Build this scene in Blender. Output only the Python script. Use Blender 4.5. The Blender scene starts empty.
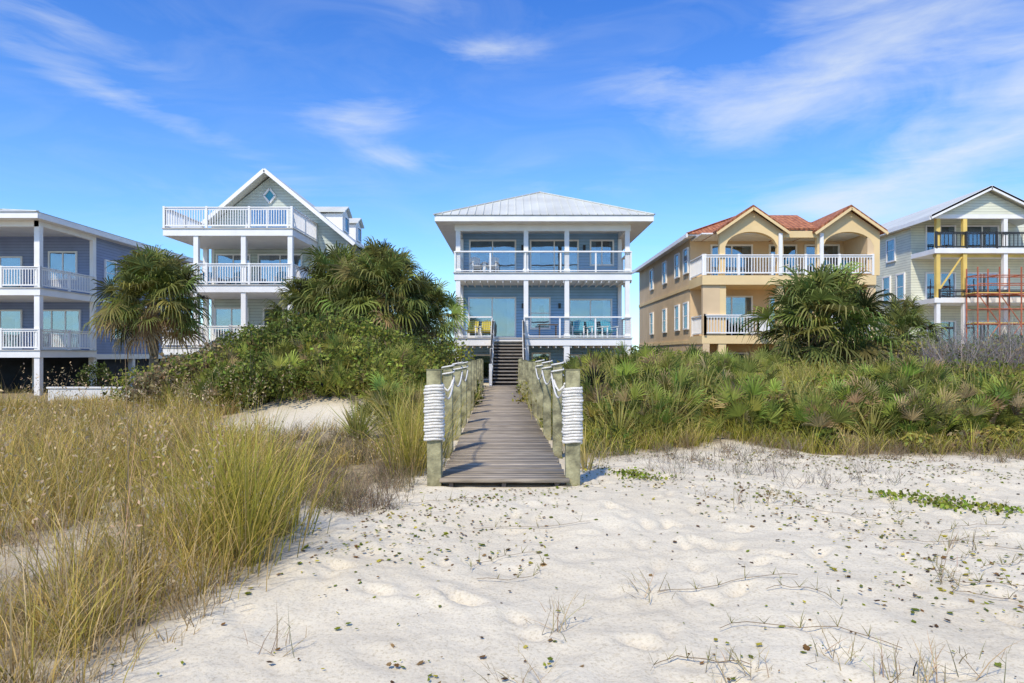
import bpy, math, random
import numpy as np
from mathutils import Vector, Matrix
R = random.Random(7); rng = np.random.default_rng(11)
scene = bpy.context.scene
COL = scene.collection

# ------------------------------------------------------------------ materials
def nm(name):
    m = bpy.data.materials.new(name); m.use_nodes = True
    nt = m.node_tree; b = nt.nodes['Principled BSDF']
    return m, nt.nodes, nt.links, b
def paint(name, col, rough=.6, var=.10, scale=1.5, bump=.0, metal=0, bscale=30):
    m, N, L, b = nm(name)
    tc = N.new('ShaderNodeTexCoord')
    n1 = N.new('ShaderNodeTexNoise'); n1.inputs['Scale'].default_value = scale; n1.inputs['Detail'].default_value = 6
    L.new(tc.outputs['Object'], n1.inputs['Vector'])
    r = N.new('ShaderNodeValToRGB')
    r.color_ramp.elements[0].position = .3; r.color_ramp.elements[1].position = .7
    r.color_ramp.elements[0].color = (*[c*(1-var*1.6) for c in col], 1)
    r.color_ramp.elements[1].color = (*[min(1, c*(1+var)) for c in col], 1)
    L.new(n1.outputs['Fac'], r.inputs['Fac']); L.new(r.outputs['Color'], b.inputs['Base Color'])
    b.inputs['Roughness'].default_value = rough; b.inputs['Metallic'].default_value = metal
    if bump:
        n2 = N.new('ShaderNodeTexNoise'); n2.inputs['Scale'].default_value = bscale; n2.inputs['Detail'].default_value = 5
        L.new(tc.outputs['Object'], n2.inputs['Vector'])
        bp = N.new('ShaderNodeBump'); bp.inputs['Strength'].default_value = bump; bp.inputs['Distance'].default_value = .02
        L.new(n2.outputs['Fac'], bp.inputs['Height']); L.new(bp.outputs['Normal'], b.inputs['Normal'])
    return m
def siding(name, col, pitch=.17):
    m, N, L, b = nm(name)
    tc = N.new('ShaderNodeTexCoord'); sx = N.new('ShaderNodeSeparateXYZ'); L.new(tc.outputs['Object'], sx.inputs[0])
    d = N.new('ShaderNodeMath'); d.operation = 'DIVIDE'; d.inputs[1].default_value = pitch; L.new(sx.outputs['Z'], d.inputs[0])
    f = N.new('ShaderNodeMath'); f.operation = 'FRACT'; L.new(d.outputs[0], f.inputs[0])
    r = N.new('ShaderNodeValToRGB'); e = r.color_ramp.elements
    e[0].position = 0; e[0].color = (1, 1, 1, 1); e[1].position = .84; e[1].color = (1, 1, 1, 1)
    k = e.new(.92); k.color = (.55, .55, .55, 1)
    L.new(f.outputs[0], r.inputs['Fac'])
    n1 = N.new('ShaderNodeTexNoise'); n1.inputs['Scale'].default_value = .9; n1.inputs['Detail'].default_value = 6
    L.new(tc.outputs['Object'], n1.inputs['Vector'])
    r2 = N.new('ShaderNodeValToRGB'); r2.color_ramp.elements[0].position = .3; r2.color_ramp.elements[1].position = .75
    r2.color_ramp.elements[0].color = (*[c*.85 for c in col], 1); r2.color_ramp.elements[1].color = (*[c*1.08 for c in col], 1)
    L.new(n1.outputs['Fac'], r2.inputs['Fac'])
    mx = N.new('ShaderNodeMix'); mx.data_type = 'RGBA'; mx.blend_type = 'MULTIPLY'; mx.inputs[0].default_value = 1
    L.new(r2.outputs[0], mx.inputs[6]); L.new(r.outputs[0], mx.inputs[7]); L.new(mx.outputs[2], b.inputs['Base Color'])
    inv = N.new('ShaderNodeMath'); inv.operation = 'SUBTRACT'; inv.inputs[0].default_value = 1; L.new(f.outputs[0], inv.inputs[1])
    bp = N.new('ShaderNodeBump'); bp.inputs['Strength'].default_value = .6; bp.inputs['Distance'].default_value = .02
    L.new(inv.outputs[0], bp.inputs['Height']); L.new(bp.outputs['Normal'], b.inputs['Normal'])
    b.inputs['Roughness'].default_value = .65
    return m
def vcol(name, rough=.6, trans=.3, noise=0, spec=.12):
    m, N, L, b = nm(name)
    a = N.new('ShaderNodeAttribute'); a.attribute_name = 'Col'
    src = a.outputs['Color']
    if noise:
        tc = N.new('ShaderNodeTexCoord'); mp = N.new('ShaderNodeMapping'); mp.inputs['Scale'].default_value = (3, 40, 40)
        n = N.new('ShaderNodeTexNoise'); n.inputs['Scale'].default_value = 1; n.inputs['Detail'].default_value = 8
        L.new(tc.outputs['Object'], mp.inputs[0]); L.new(mp.outputs[0], n.inputs['Vector'])
        r = N.new('ShaderNodeValToRGB'); r.color_ramp.elements[0].position = .35; r.color_ramp.elements[1].position = .7
        r.color_ramp.elements[0].color = (1-noise,)*3+(1,); r.color_ramp.elements[1].color = (1.15, 1.15, 1.15, 1)
        L.new(n.outputs['Fac'], r.inputs[0])
        mx = N.new('ShaderNodeMix'); mx.data_type = 'RGBA'; mx.blend_type = 'MULTIPLY'; mx.inputs[0].default_value = 1
        L.new(src, mx.inputs[6]); L.new(r.outputs[0], mx.inputs[7]); src = mx.outputs[2]
        bp = N.new('ShaderNodeBump'); bp.inputs['Strength'].default_value = .5; bp.inputs['Distance'].default_value = .01
        L.new(n.outputs['Fac'], bp.inputs['Height']); L.new(bp.outputs['Normal'], b.inputs['Normal'])
    L.new(src, b.inputs['Base Color']); b.inputs['Roughness'].default_value = rough
    b.inputs['Specular IOR Level'].default_value = spec
    if trans:
        t = N.new('ShaderNodeBsdfTranslucent'); L.new(src, t.inputs['Color'])
        ms = N.new('ShaderNodeMixShader'); ms.inputs[0].default_value = trans
        L.new(b.outputs[0], ms.inputs[1]); L.new(t.outputs[0], ms.inputs[2])
        L.new(ms.outputs[0], N['Material Output'].inputs['Surface'])
    return m
def glassmat():
    m, N, L, b = nm('window_glass')
    t = N.new('ShaderNodeBsdfTransparent'); t.inputs[0].default_value = (.62, .72, .78, 1)
    g = N.new('ShaderNodeBsdfGlossy'); g.inputs['Roughness'].default_value = .03; g.inputs[0].default_value = (.85, .93, 1, 1)
    tc = N.new('ShaderNodeTexCoord'); n = N.new('ShaderNodeTexNoise'); n.inputs['Scale'].default_value = .7
    L.new(tc.outputs['Object'], n.inputs['Vector'])
    bp = N.new('ShaderNodeBump'); bp.inputs['Strength'].default_value = .25; bp.inputs['Distance'].default_value = .05
    L.new(n.outputs['Fac'], bp.inputs['Height']); L.new(bp.outputs['Normal'], g.inputs['Normal'])
    ms = N.new('ShaderNodeMixShader'); ms.inputs[0].default_value = .2
    L.new(t.outputs[0], ms.inputs[1]); L.new(g.outputs[0], ms.inputs[2]); L.new(ms.outputs[0], N['Material Output'].inputs['Surface'])
    return m
def tilemat():
    m, N, L, b = nm('terracotta_tile')
    tc = N.new('ShaderNodeTexCoord')
    w = N.new('ShaderNodeTexWave'); w.bands_direction = 'X'; w.inputs['Scale'].default_value = 1.3; w.inputs['Distortion'].default_value = .3
    w2 = N.new('ShaderNodeTexWave'); w2.bands_direction = 'Z'; w2.wave_profile = 'SAW'; w2.inputs['Scale'].default_value = 1.8
    n = N.new('ShaderNodeTexNoise'); n.inputs['Scale'].default_value = 5; n.inputs['Detail'].default_value = 5
    for q in (w, w2, n): L.new(tc.outputs['Object'], q.inputs['Vector'])
    r = N.new('ShaderNodeValToRGB'); r.color_ramp.elements[0].color = (.24, .07, .03, 1); r.color_ramp.elements[1].color = (.60, .24, .11, 1)
    r.color_ramp.elements[0].position = .3; r.color_ramp.elements[1].position = .7
    L.new(n.outputs['Fac'], r.inputs[0]); L.new(r.outputs[0], b.inputs['Base Color'])
    ad = N.new('ShaderNodeMath'); ad.operation = 'ADD'; L.new(w.outputs['Fac'], ad.inputs[0]); L.new(w2.outputs['Fac'], ad.inputs[1])
    bp = N.new('ShaderNodeBump'); bp.inputs['Distance'].default_value = .08; bp.inputs['Strength'].default_value = .8
    L.new(ad.outputs[0], bp.inputs['Height']); L.new(bp.outputs['Normal'], b.inputs['Normal'])
    b.inputs['Roughness'].default_value = .8
    return m

WHITE = paint('white_paint', (.86, .835, .79), .5, .04)
DECKW = paint('deck_floor_boards', (.52, .49, .44), .7, .12)
BLUE = siding('blue_lap_siding', (.30, .50, .72))
GRAYBLUE = siding('gray_blue_siding', (.25, .31, .47))
SAGE = siding('pale_sage_siding', (.57, .63, .56))
CREAM = siding('cream_green_siding', (.72, .72, .56))
TAN = paint('tan_stucco', (.70, .51, .30), .85, .07, .8, .3)
TANTRIM = paint('yellow_stucco_trim', (.80, .59, .30), .8, .06, .8, .2)
METAL = paint('galvanised_roof_metal', (.66, .66, .58), .5, .08, .6, 0, .1)
TILE = tilemat()
GLASS = glassmat()
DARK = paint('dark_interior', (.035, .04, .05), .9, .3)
CURT = paint('pale_curtain', (.45, .47, .47), .9, .15, 3)
BLACK = paint('black_metal', (.03, .03, .03), .5)
CABLE = paint('steel_cable', (.45, .46, .47), .35, .05, 2, 0, .7)
YELLOW = paint('yellow_timber', (.78, .55, .14), .6, .1)
RUST = paint('orange_scaffold_steel', (.45, .13, .06), .6, .25, 6)
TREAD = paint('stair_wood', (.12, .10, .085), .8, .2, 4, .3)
STEP = paint('stair_step_wood', (.28, .25, .21), .8, .2, 4, .3)
TEALC = paint('turquoise_cushion', (.08, .35, .45), .8)
YELC = paint('yellow_cushion', (.55, .45, .06), .8)
BROWNW = paint('brown_door_wood', (.10, .06, .04), .6)
CONC = paint('white_concrete', (.70, .68, .63), .8, .1, 1, .3)
TRUNK = paint('palm_bark', (.22, .18, .12), .9, .3, 8, .9)
LEAF = vcol('foliage', .55, .3)
GRASSM = vcol('dry_grass', .6, .3)
PLANKM = vcol('weathered_plank', .85, 0, .45)
ROPE = paint('white_rope', (.82, .77, .68), .85, .08, 20, .8, 0, 90)

# ------------------------------------------------------------------ mesh builder
class MB:
    def __init__(s): s.v = []; s.f = []
    def poly(s, pts):
        i = len(s.v); s.v += [tuple(p) for p in pts]; s.f.append(tuple(range(i, i+len(pts))))
    def box(s, x0, x1, y0, y1, z0, z1):
        i = len(s.v)
        s.v += [(x0,y0,z0),(x1,y0,z0),(x1,y1,z0),(x0,y1,z0),(x0,y0,z1),(x1,y0,z1),(x1,y1,z1),(x0,y1,z1)]
        s.f += [tuple(i+k for k in f) for f in ((0,3,2,1),(4,5,6,7),(0,1,5,4),(1,2,6,5),(2,3,7,6),(3,0,4,7))]
    def beam(s, p, q, w, h=None):
        h = h or w; p = Vector(p); q = Vector(q); d = (q-p).normalized()
        u = Vector((0,0,1)) if abs(d.z) < .95 else Vector((0,1,0))
        a = d.cross(u).normalized()*w/2; b = a.cross(d).normalized()*h/2
        i = len(s.v)
        for c in (p, q): s.v += [tuple(c-a-b), tuple(c+a-b), tuple(c+a+b), tuple(c-a+b)]
        s.f += [tuple(i+k for k in f) for f in ((0,3,2,1),(4,5,6,7),(0,1,5,4),(1,2,6,5),(2,3,7,6),(3,0,4,7))]
    def prism(s, pts, off):
        off = Vector(off); n = len(pts); i = len(s.v)
        s.v += [tuple(p) for p in pts] + [tuple(Vector(p)+off) for p in pts]
        s.f.append(tuple(range(i, i+n))); s.f.append(tuple(range(i+2*n-1, i+n-1, -1)))
        for k in range(n): s.f.append((i+k, i+(k+1) % n, i+n+(k+1) % n, i+n+k))
    def tube(s, pts, r, n=8):
        pts = [Vector(p) for p in pts]; i0 = len(s.v)
        for k, p in enumerate(pts):
            d = (pts[min(k+1, len(pts)-1)]-pts[max(k-1, 0)]).normalized()
            u = Vector((0,0,1)) if abs(d.z) < .9 else Vector((0,1,0))
            a = d.cross(u).normalized(); b = a.cross(d); rr = r[k] if isinstance(r, list) else r
            for j in range(n):
                t = 2*math.pi*j/n; s.v.append(tuple(p+(a*math.cos(t)+b*math.sin(t))*rr))
        for k in range(len(pts)-1):
            for j in range(n):
                s.f.append((i0+k*n+j, i0+k*n+(j+1) % n, i0+(k+1)*n+(j+1) % n, i0+(k+1)*n+j))
        s.f.append(tuple(range(i0+n-1, i0-1, -1))); e = i0+(len(pts)-1)*n; s.f.append(tuple(range(e, e+n)))
    def make(s, name, mat, parent=None, smooth=False, bevel=0):
        me = bpy.data.meshes.new(name); me.from_pydata(s.v, [], s.f); me.materials.append(mat)
        o = bpy.data.objects.new(name, me); COL.objects.link(o)
        if smooth: me.polygons.foreach_set('use_smooth', [True]*len(me.polygons))
        if bevel:
            b = o.modifiers.new('bevel', 'BEVEL'); b.width = bevel; b.segments = 2
        if parent:
            o.parent = parent; o.matrix_parent_inverse = Matrix.Translation(-parent.location)
        return o
def empty(name, loc):
    e = bpy.data.objects.new(name, None); e.location = loc; e.empty_display_size = .3; COL.objects.link(e); return e
class Group:
    def __init__(s, name, loc): s.e = empty(name, loc); s.p = {}
    def __call__(s, part, mat):
        if part not in s.p: s.p[part] = (MB(), mat)
        return s.p[part][0]
    def done(s, bevel=0, smooth=()):
        for k, (mb, mat) in s.p.items():
            if mb.f: mb.make(k, mat, s.e, k in smooth, bevel)
def window(H, face, c, u0, u1, z0, z1, nx=2, nz=1, fr=None, curt=.5, fw=.09):
    fr = fr or WHITE
    def B(mb, a0, a1, n0, n1, b0, b1):
        if face == 'F': mb.box(a0, a1, c-n1, c-n0, b0, b1)
        elif face == 'L': mb.box(c-n1, c-n0, a0, a1, b0, b1)
        else: mb.box(c+n0, c+n1, a0, a1, b0, b1)
    F = H('window_frames', fr)
    B(F, u0-fw, u0, -.01, .1, z0-fw, z1+fw); B(F, u1, u1+fw, -.01, .1, z0-fw, z1+fw)
    B(F, u0, u1, -.01, .1, z1, z1+fw); B(F, u0, u1, -.01, .1, z0-fw, z0)
    B(H('interiors', DARK), u0, u1, -.01, .02, z0, z1)
    B(H('glass', GLASS), u0, u1, .05, .056, z0, z1)
    w = (u1-u0)/nx
    for i in range(1, nx): B(F, u0+i*w-.035, u0+i*w+.035, -.005, .08, z0, z1)
    for i in range(1, nz): 
        zz = z0+(z1-z0)*i/nz; B(F, u0, u1, -.004, .07, zz-.025, zz+.025)
    C = H('curtains', CURT)
    if R.random() < curt: B(C, u0, u0+w*R.uniform(.25, .5), .022, .03, z0, z1)
    if R.random() < curt: B(C, u1-w*R.uniform(.25, .5), u1, .022, .03, z0, z1)
    if R.random() < curt*.7: B(C, u0, u1, .032, .038, z1-(z1-z0)*R.uniform(.15, .4), z1)
def rail(mb, p, q, z, h=1.05, sp=.13, post=1.9, pw=.11):
    p = Vector((*p, z)); q = Vector((*q, z)); L = (q-p).length; d = (q-p)/L; U = Vector((0,0,1))
    n = max(1, round(L/post))
    for i in range(n+1): mb.beam(p+d*L*i/n, p+d*L*i/n+U*(h+.06), pw)
    mb.beam(p+U*h, q+U*h, .13, .05); mb.beam(p+U*.12, q+U*.12, .05, .07); mb.beam(p+U*(h-.09), q+U*(h-.09), .04, .07)
    n = int(L/sp)
    for i in range(1, n): mb.beam(p+d*L*i/n+U*.14, p+d*L*i/n+U*(h-.1), .036)
def stair_rail(mb, p, q, h=.95, sp=.14):
    p = Vector(p); q = Vector(q); U = Vector((0,0,1)); n = int((q-p).length/sp)
    mb.beam(p+U*h, q+U*h, .1, .07); mb.beam(p+U*.15, q+U*.15, .05, .07)
    for i in range(n+1): mb.beam(p+(q-p)*i/n+U*.15, p+(q-p)*i/n+U*h, .035)
    mb.beam(p, p+U*(h+.1), .12); mb.beam(q, q+U*(h+.1), .12)
def hip(H, part, mat, x0, x1, y0, y1, z, rise, t=.05, ribs=0, over=None):
    mb = H(part, mat); hw = (x1-x0)/2; xc = (x0+x1)/2
    a = (xc, y0+hw, z+rise); b = (xc, y1-hw, z+rise)
    mb.poly([(x0,y0,z),(x1,y0,z),a]); mb.poly([(x1,y0,z),(x1,y1,z),b,a]); mb.poly([(x1,y1,z),(x0,y1,z),b]); mb.poly([(x0,y1,z),(x0,y0,z),a,b])
    mb.poly([(x0,y0,z-.01),(x0,y1,z-.01),(x1,y1,z-.01),(x1,y0,z-.01)])
    cap = H(part+'_caps', mat)
    for c0, c1 in (((x0,y0,z),a),((x1,y0,z),a),((x1,y1,z),b),((x0,y1,z),b),(a,b)): cap.beam(Vector(c0)+Vector((0,0,.03)), Vector(c1)+Vector((0,0,.03)), .14, .06)
    if ribs:
        n = int((x1-x0)/ribs); rb = H(part+'_seams', mat)
        for i in range(1, n):
            x = x0+(x1-x0)*i/n; k = min(x-x0, x1-x)
            rb.beam((x, y0, z+.025), (x, y0+k, z+.025+rise*k/hw), .035, .06)
        n = int((y1-y0)/ribs)
        for i in range(1, n):
            y = y0+(y1-y0)*i/n; k = min(y-y0, y1-y, hw)
            rb.beam((x0, y, z+.025), (x0+k, y, z+.025+rise*k/hw), .035, .06); rb.beam((x1, y, z+.025), (x1-k, y, z+.025+rise*k/hw), .035, .06)
def chair(loc, rot, mat, name='deck_chair'):
    G = Group(name, loc); x, y, z = loc
    M = Matrix.Translation(loc) @ Matrix.Rotation(rot, 4, 'Z'); T = lambda a, b, c: M @ Vector((a, b, c))
    f = G('frame', WHITE); c = G('seat_slats', mat)
    for sx in (-.3, .3):
        f.beam(T(sx,-.3,0), T(sx,-.3,.6), .06); f.beam(T(sx,.3,0), T(sx,.3,.5), .06); f.beam(T(sx,-.38,.62), T(sx,.35,.58), .1, .03)
    for i in range(5): c.beam(T(-.29,-.28+i*.13,.42-i*.03), T(.29,-.28+i*.13,.42-i*.03), .11, .025)
    for i in range(5): c.beam(T(-.24+i*.12,.27,.32), T(-.24+i*.12,.52,1.0-.03*abs(i-2)), .1, .025)
    G.done()

# ------------------------------------------------------------------ blue beach house (centre)
H = Group('blue_beach_house', (1.66, 42, 0))
H('walls', BLUE).box(-2.9, 6.2, 38.8, 50, -.6, 8.45)
W = H('columns_and_trim', WHITE)
for z0, z1 in ((5.5, 5.9), (2.05, 2.45)):
    W.box(-3.05, 6.32, 36, 38.79, z0, z1-.03); H('deck_floors', DECKW).box(-3.1, 6.37, 35.94, 38.79, z1-.03, z1+.02)
    for i in range(24): W.box(-2.9+i*.4, -2.86+i*.4, 36.05, 38.7, z0-.12, z0-.001)
for x in (-2.85, .74, 2.9, 6.1):
    W.box(x-.12, x+.12, 36.04, 36.28, 5.92, 8.1); W.box(x-.12, x+.12, 36.04, 36.28, 2.47, 5.5); W.box(x-.15, x+.15, 36.04, 36.34, -.6, 2.05)
    for z in (5.92, 2.47): W.box(x-.16, x+.16, 36.0, 36.32, z, z+.18)
for x in (-2.85, 6.1): 
    for z0, z1 in ((5.92, 8.1), (2.47, 5.5)): W.box(x-.1, x+.1, 38.55, 38.78, z0, z1)
W.box(-3.02, 6.27, 36.0, 36.3, 8.1, 8.45)
W.box(-3.02, -2.78, 36.3, 38.8, 8.15, 8.45); W.box(6.03, 6.27, 36.3, 38.8, 8.15, 8.45)
for x in (-2.93, 6.17): W.box(x-.06, x+.06, 38.74, 38.9, -.5, 8.44)
W.box(-3.9, 7.22, 35.25, 51, 8.452, 8.5)
W.box(-3.98, 7.3, 35.15, 35.25, 8.44, 8.74); W.box(-3.98, -3.9, 35.25, 51, 8.44, 8.74); W.box(7.22, 7.3, 35.25, 51, 8.44, 8.74)
hip(H, 'metal_roof', METAL, -4.02, 7.34, 35.1, 51.1, 8.76, 2.5, ribs=.42)
window(H, 'F', 38.8, -2.35, .15, 6.0, 8.0, 2, curt=.8); window(H, 'F', 38.8, 1.1, 3.7, 6.0, 8.0, 2, curt=.8); window(H, 'F', 38.8, 4.5, 5.7, 6.7, 8.0, 2)
window(H, 'F', 38.8, -2.4, .15, 2.6, 4.75, 2, curt=.9); window(H, 'F', 38.8, 1.1, 2.1, 3.1, 4.75, 1, 2); window(H, 'F', 38.8, 3.3, 5.6, 2.55, 4.65, 2, curt=.3)
window(H, 'F', 38.8, 1.2, 2.1, 0, 1.6, 1); window(H, 'F', 38.8, 3.2, 5.2, .2, 1.5, 2); window(H, 'F', 38.8, -2.2, -.9, .2, 1.5, 1)
for y in (41, 44, 47): window(H, 'R', 6.2, y, y+1.1, 6.6, 8, 1, 2); window(H, 'L', -2.9, y, y+1.1, 6.6, 8, 1, 2); window(H, 'R', 6.2, y, y+1.1, 3.3, 4.8, 1, 2); window(H, 'L', -2.9, y, y+1.1, 3.3, 4.8, 1, 2)
C = H('cables', CABLE)
def cable_rail(a, b, z):
    rw = H('railings', WHITE); a = Vector((*a, z)); b = Vector((*b, z)); L = (b-a).length; d = (b-a)/L; U = Vector((0,0,1)); n = max(1, round(L/1.8))
    rw.beam(a+U*1.08, b+U*1.08, .15, .07); rw.beam(a+U*.08, b+U*.08, .06, .05)
    for i in range(n+1): rw.beam(a+d*L*i/n, a+d*L*i/n+U*1.05, .08)
    for k in range(1, 9): C.beam(a+U*(.1+k*.108), b+U*(.1+k*.108), .010)
cable_rail((-3.0, 36.0), (6.27, 36.0), 5.92)
for s in (-3.0, 6.27): cable_rail((s, 36.05), (s, 38.7), 5.92); cable_rail((s, 36.05), (s, 38.7), 2.47)
cable_rail((-3.0, 36.0), (-1.05, 36.0), 2.47); cable_rail((.65, 36.0), (6.27, 36.0), 2.47)
for x, z in ((.6, 7.5), (4.1, 7.5), (.62, 4.2), (2.7, 4.2)): H('wall_lamps', BLACK).box(x-.07, x+.07, 38.65, 38.79, z, z+.28)
st = H('stair_treads', STEP); sg = H('stair_stringers', WHITE)
nst = 14
for i in range(nst):
    y = 36-.3*(i+1); z = 2.44-.165*(i+1); st.box(-.95, .55, y, y+.29, z-.045, z)
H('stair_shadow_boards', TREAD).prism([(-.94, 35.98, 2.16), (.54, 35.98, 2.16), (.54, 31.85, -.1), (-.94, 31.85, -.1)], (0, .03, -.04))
for x in (-1.0, .6):
    sg.beam((x, 36, 2.32), (x, 31.75, .02), .07, .3)
    for i in range(4):
        y = 35.85-i*1.35; z = 2.35-(36-y)*.55; sg.beam((x, y, -.3 if i else 0), (x, y, z+1.1), .13)
    H('stair_handrail', BLACK).beam((x, 35.9, 3.38), (x, 31.75, 1.1), .08, .06)
    for k in (.25, .5, .75): H('stair_handrail', BLACK).beam((x, 35.9, 2.35+k), (x, 31.75, .06+k), .03)
H.done()
for x, z, r in ((-1.9, 5.92, .3), (-1.1, 5.92, -.2)): chair((x, 37.0, z+.02), r, WHITE)
for x, m in ((-2.2, YELC), (-1.4, YELC), (3.6, TEALC), (4.5, TEALC), (5.3, TEALC)): chair((x, 37.1, 2.47), R.uniform(-.4, .4), m)
T = Group('patio_table', (2.0, 37.3, 2.47)); T('top', BROWNW).box(1.4, 2.5, 36.9, 37.7, 3.17, 3.22)
for x in (1.5, 2.4):
    for y in (37.0, 37.6): T('legs', BROWNW).beam((x, y, 2.47), (x, y, 3.17), .06)
T.done()

# ------------------------------------------------------------------ white three-deck house
H = Group('white_gabled_beach_house', (-14, 43, 0))
xl, xr, yw = -17.3, -9.5, 39.5
H('walls', SAGE).prism([(xl,yw,-.6),(xr,yw,-.6),(xr,yw,8.15),(-14.0,yw,11.85),(xl,yw,9.15)], (0,12,0))
W = H('decks_and_trim', WHITE)
for z in (8.05, 5.15, 1.95):
    x0, x1 = (-17.9, -11.25)
    W.box(x0, x1, 35, 39.48, z-.38, z-.03); H('deck_floors', DECKW).box(x0-.05, x1+.05, 34.95, 39.48, z-.03, z+.02)
W.box(-11.24, -8.9, 36.4, 39.48, 1.57, 1.97)
for x in (-16.24, -13.8, -11.4):
    for z0, z1 in ((5.17, 7.67), (1.97, 4.77), (-.6, 1.57)): W.box(x-.12, x+.12, 35.05, 35.29, z0, z1)
for z0, z1 in ((5.17, 7.67), (1.97, 4.77), (-.6, 1.57)): W.box(-17.75, -17.5, 39.2, 39.44, z0, z1); W.box(-11.52, -11.28, 39.2, 39.44, z0, z1)
rl = H('railings', WHITE)
for z in (8.07, 5.17):
    rail(rl, (-17.85, 35.03), (-11.3, 35.03), z); rail(rl, (-11.3, 35.1), (-11.3, 39.4), z); rail(rl, (-17.85, 35.1), (-17.85, 39.4), z)
rail(rl, (-17.85, 35.03), (-14.0, 35.03), 1.97); rail(rl, (-17.85, 35.1), (-17.85, 39.4), 1.97); rail(rl, (-11.9, 35.03), (-11.3, 35.03), 1.97); rail(rl, (-11.2, 36.45), (-8.95, 36.45), 1.97)
for i in range(12):
    t = i/12; W.box(-14.0-(i+1)*.27, -14.0-i*.27, 33.7, 34.85, 1.9-(i+1)*.18, 1.94-(i+1)*.18)
stair_rail(rl, (-13.9, 33.68, 1.8), (-17.2, 33.68, -.35)); stair_rail(rl, (-13.9, 34.88, 1.8), (-17.2, 34.88, -.35))
W.beam((-13.9, 33.6, 1.7), (-17.2, 33.6, -.45), .06, .32)
W.box(-14.0, -12.0, 33.65, 34.94, 1.75, 1.93); rail(rl, (-13.9, 33.68), (-12.0, 33.68), 1.93); rail(rl, (-12.0, 33.7), (-12.0, 34.9), 1.93)
for x in (-13.9, -12.1): W.box(x-.1, x+.1, 33.7, 33.9, -.5, 1.75)
rf = H('roof', METAL)
def slope(a, b, y0=38.6, y1=52): rf.prism([(a[0],y0,a[1]),(b[0],y0,b[1]),(b[0],y1,b[1]),(a[0],y1,a[1])], (0,0,.12))
slope((-17.5, 9.02), (-14.0, 12.0)); slope((-13.99, 12.0), (-9.0, 7.9))
for a, b in (((-17.5, 8.98), (-14.0, 12.0)), ((-14.0, 12.0), (-8.9, 7.8))):
    W.beam((a[0], 38.55, a[1]), (b[0], 38.55, b[1]), .08, .2)
for x, z in ((xl, 9.1), (xr, 8.0)): W.box(x-.08, x+.08, yw-.04, yw+.1, -.5, z)
D = H('diamond_window', WHITE); cx, cz, r = -14.0, 10.75, .42
P = [(cx, cz+r), (cx+r*.8, cz), (cx, cz-r), (cx-r*.8, cz)]
for i in range(4):
    a, b = P[i], P[(i+1) % 4]; D.beam((a[0], yw-.05, a[1]), (b[0], yw-.05, b[1]), .12, .1)
H('diamond_glass', TEALC).prism([(p[0], yw-.04, p[1]) for p in P], (0, .02, 0))
for y in (41.5, 45.0):
    W.box(-11.6, -10.3, y, y+1.5, 8.8, 10.15); window(H, 'R', -10.3, y+.3, y+1.2, 9.2, 10.0, 1)
    rf.prism([(-12.6, y-.2, 10.2), (-10.1, y-.2, 10.2), (-10.1, y+.75, 10.65), (-12.6, y+.75, 10.65)], (0,0,.08))
    rf.prism([(-12.6, y+1.7, 10.2), (-10.1, y+1.7, 10.2), (-10.1, y+.76, 10.65), (-12.6, y+.76, 10.65)], (0,0,.08))
    W.prism([(-10.29, y, 10.15), (-10.29, y+1.5, 10.15), (-10.29, y+.75, 10.6)], (-1, 0, 0))
window(H, 'F', yw, -15.3, -13.0, 8.15, 10.0, 2, 2, curt=.9)
window(H, 'F', yw, -17.0, -15.2, 5.25, 7.3, 2); window(H, 'F', yw, -14.6, -12.2, 5.25, 7.3, 2, 1)
window(H, 'F', yw, -17.1, -15.3, 2.05, 4.2, 2); window(H, 'F', yw, -14.3, -12.2, 2.05, 4.2, 2, 2); window(H, 'F', yw, -10.9, -10.0, 2.9, 4.2, 1, 2); window(H, 'F', yw, -10.9, -10.0, 5.9, 7.2, 1, 2)
for y in (41, 44.5, 48): window(H, 'R', xr, y, y+1.1, 6.0, 7.4, 1, 2); window(H, 'R', xr, y, y+1.1, 2.9, 4.3, 1, 2)
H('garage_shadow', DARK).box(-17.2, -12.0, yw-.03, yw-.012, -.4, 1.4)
H.done()
for x in (-16.9, -15.2, -12.6): chair((x, 37.3, 5.17), R.uniform(-.3, .3), TEALC)

# ------------------------------------------------------------------ gray-blue house far left
H = Group('gray_blue_beach_house', (-29, 42, 0))
H('walls', GRAYBLUE).box(-36, -24.45, 39.8, 52, 1.4, 8.5)
H('ground_floor_shade', DARK).box(-35.8, -24.8, 41.5, 51.5, -.6, 1.4)  # solid dark block standing in for shade among the open pilings
W = H('decks_and_trim', WHITE)
for z in (5.0, 1.8):
    W.box(-36, -24.2, 35, 39.79, z-.38, z-.03); H('deck_floors', DECKW).box(-36.05, -24.15, 34.95, 39.79, z-.03, z+.02)
for x in (-35, -31.4, -27.9, -24.4):
    for z0, z1 in ((5.02, 8.45), (1.82, 4.62), (-.6, 1.42)): W.box(x-.14, x+.14, 35.05, 35.33, z0, z1)
for x in (-35, -31.4, -27.9, -24.6):
    for y in (39.9, 44, 48): W.box(x-.15, x+.15, y, y+.3, -.6, 1.4)
W.box(-24.5, -24.3, 39.6, 39.9, 1.4, 8.5)
W.box(-24.46, -24.38, 40, 52, 1.3, 1.6); W.box(-24.46, -24.4, 40, 52, 4.7, 4.9)
W.box(-37, -23.85, 34.35, 53, 8.45, 8.5); W.box(-37, -23.8, 34.25, 34.35, 8.43, 8.72); W.box(-23.85, -23.77, 34.35, 53, 8.43, 8.72)
W.box(-36, -24.3, 35.05, 35.3, 8.15, 8.449); W.box(-24.52, -24.3, 35.3, 39.6, 8.2, 8.449)
hip(H, 'roof', METAL, -37.1, -23.75, 34.2, 53.1, 8.74, 1.5)
rl = H('railings', WHITE)
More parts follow.
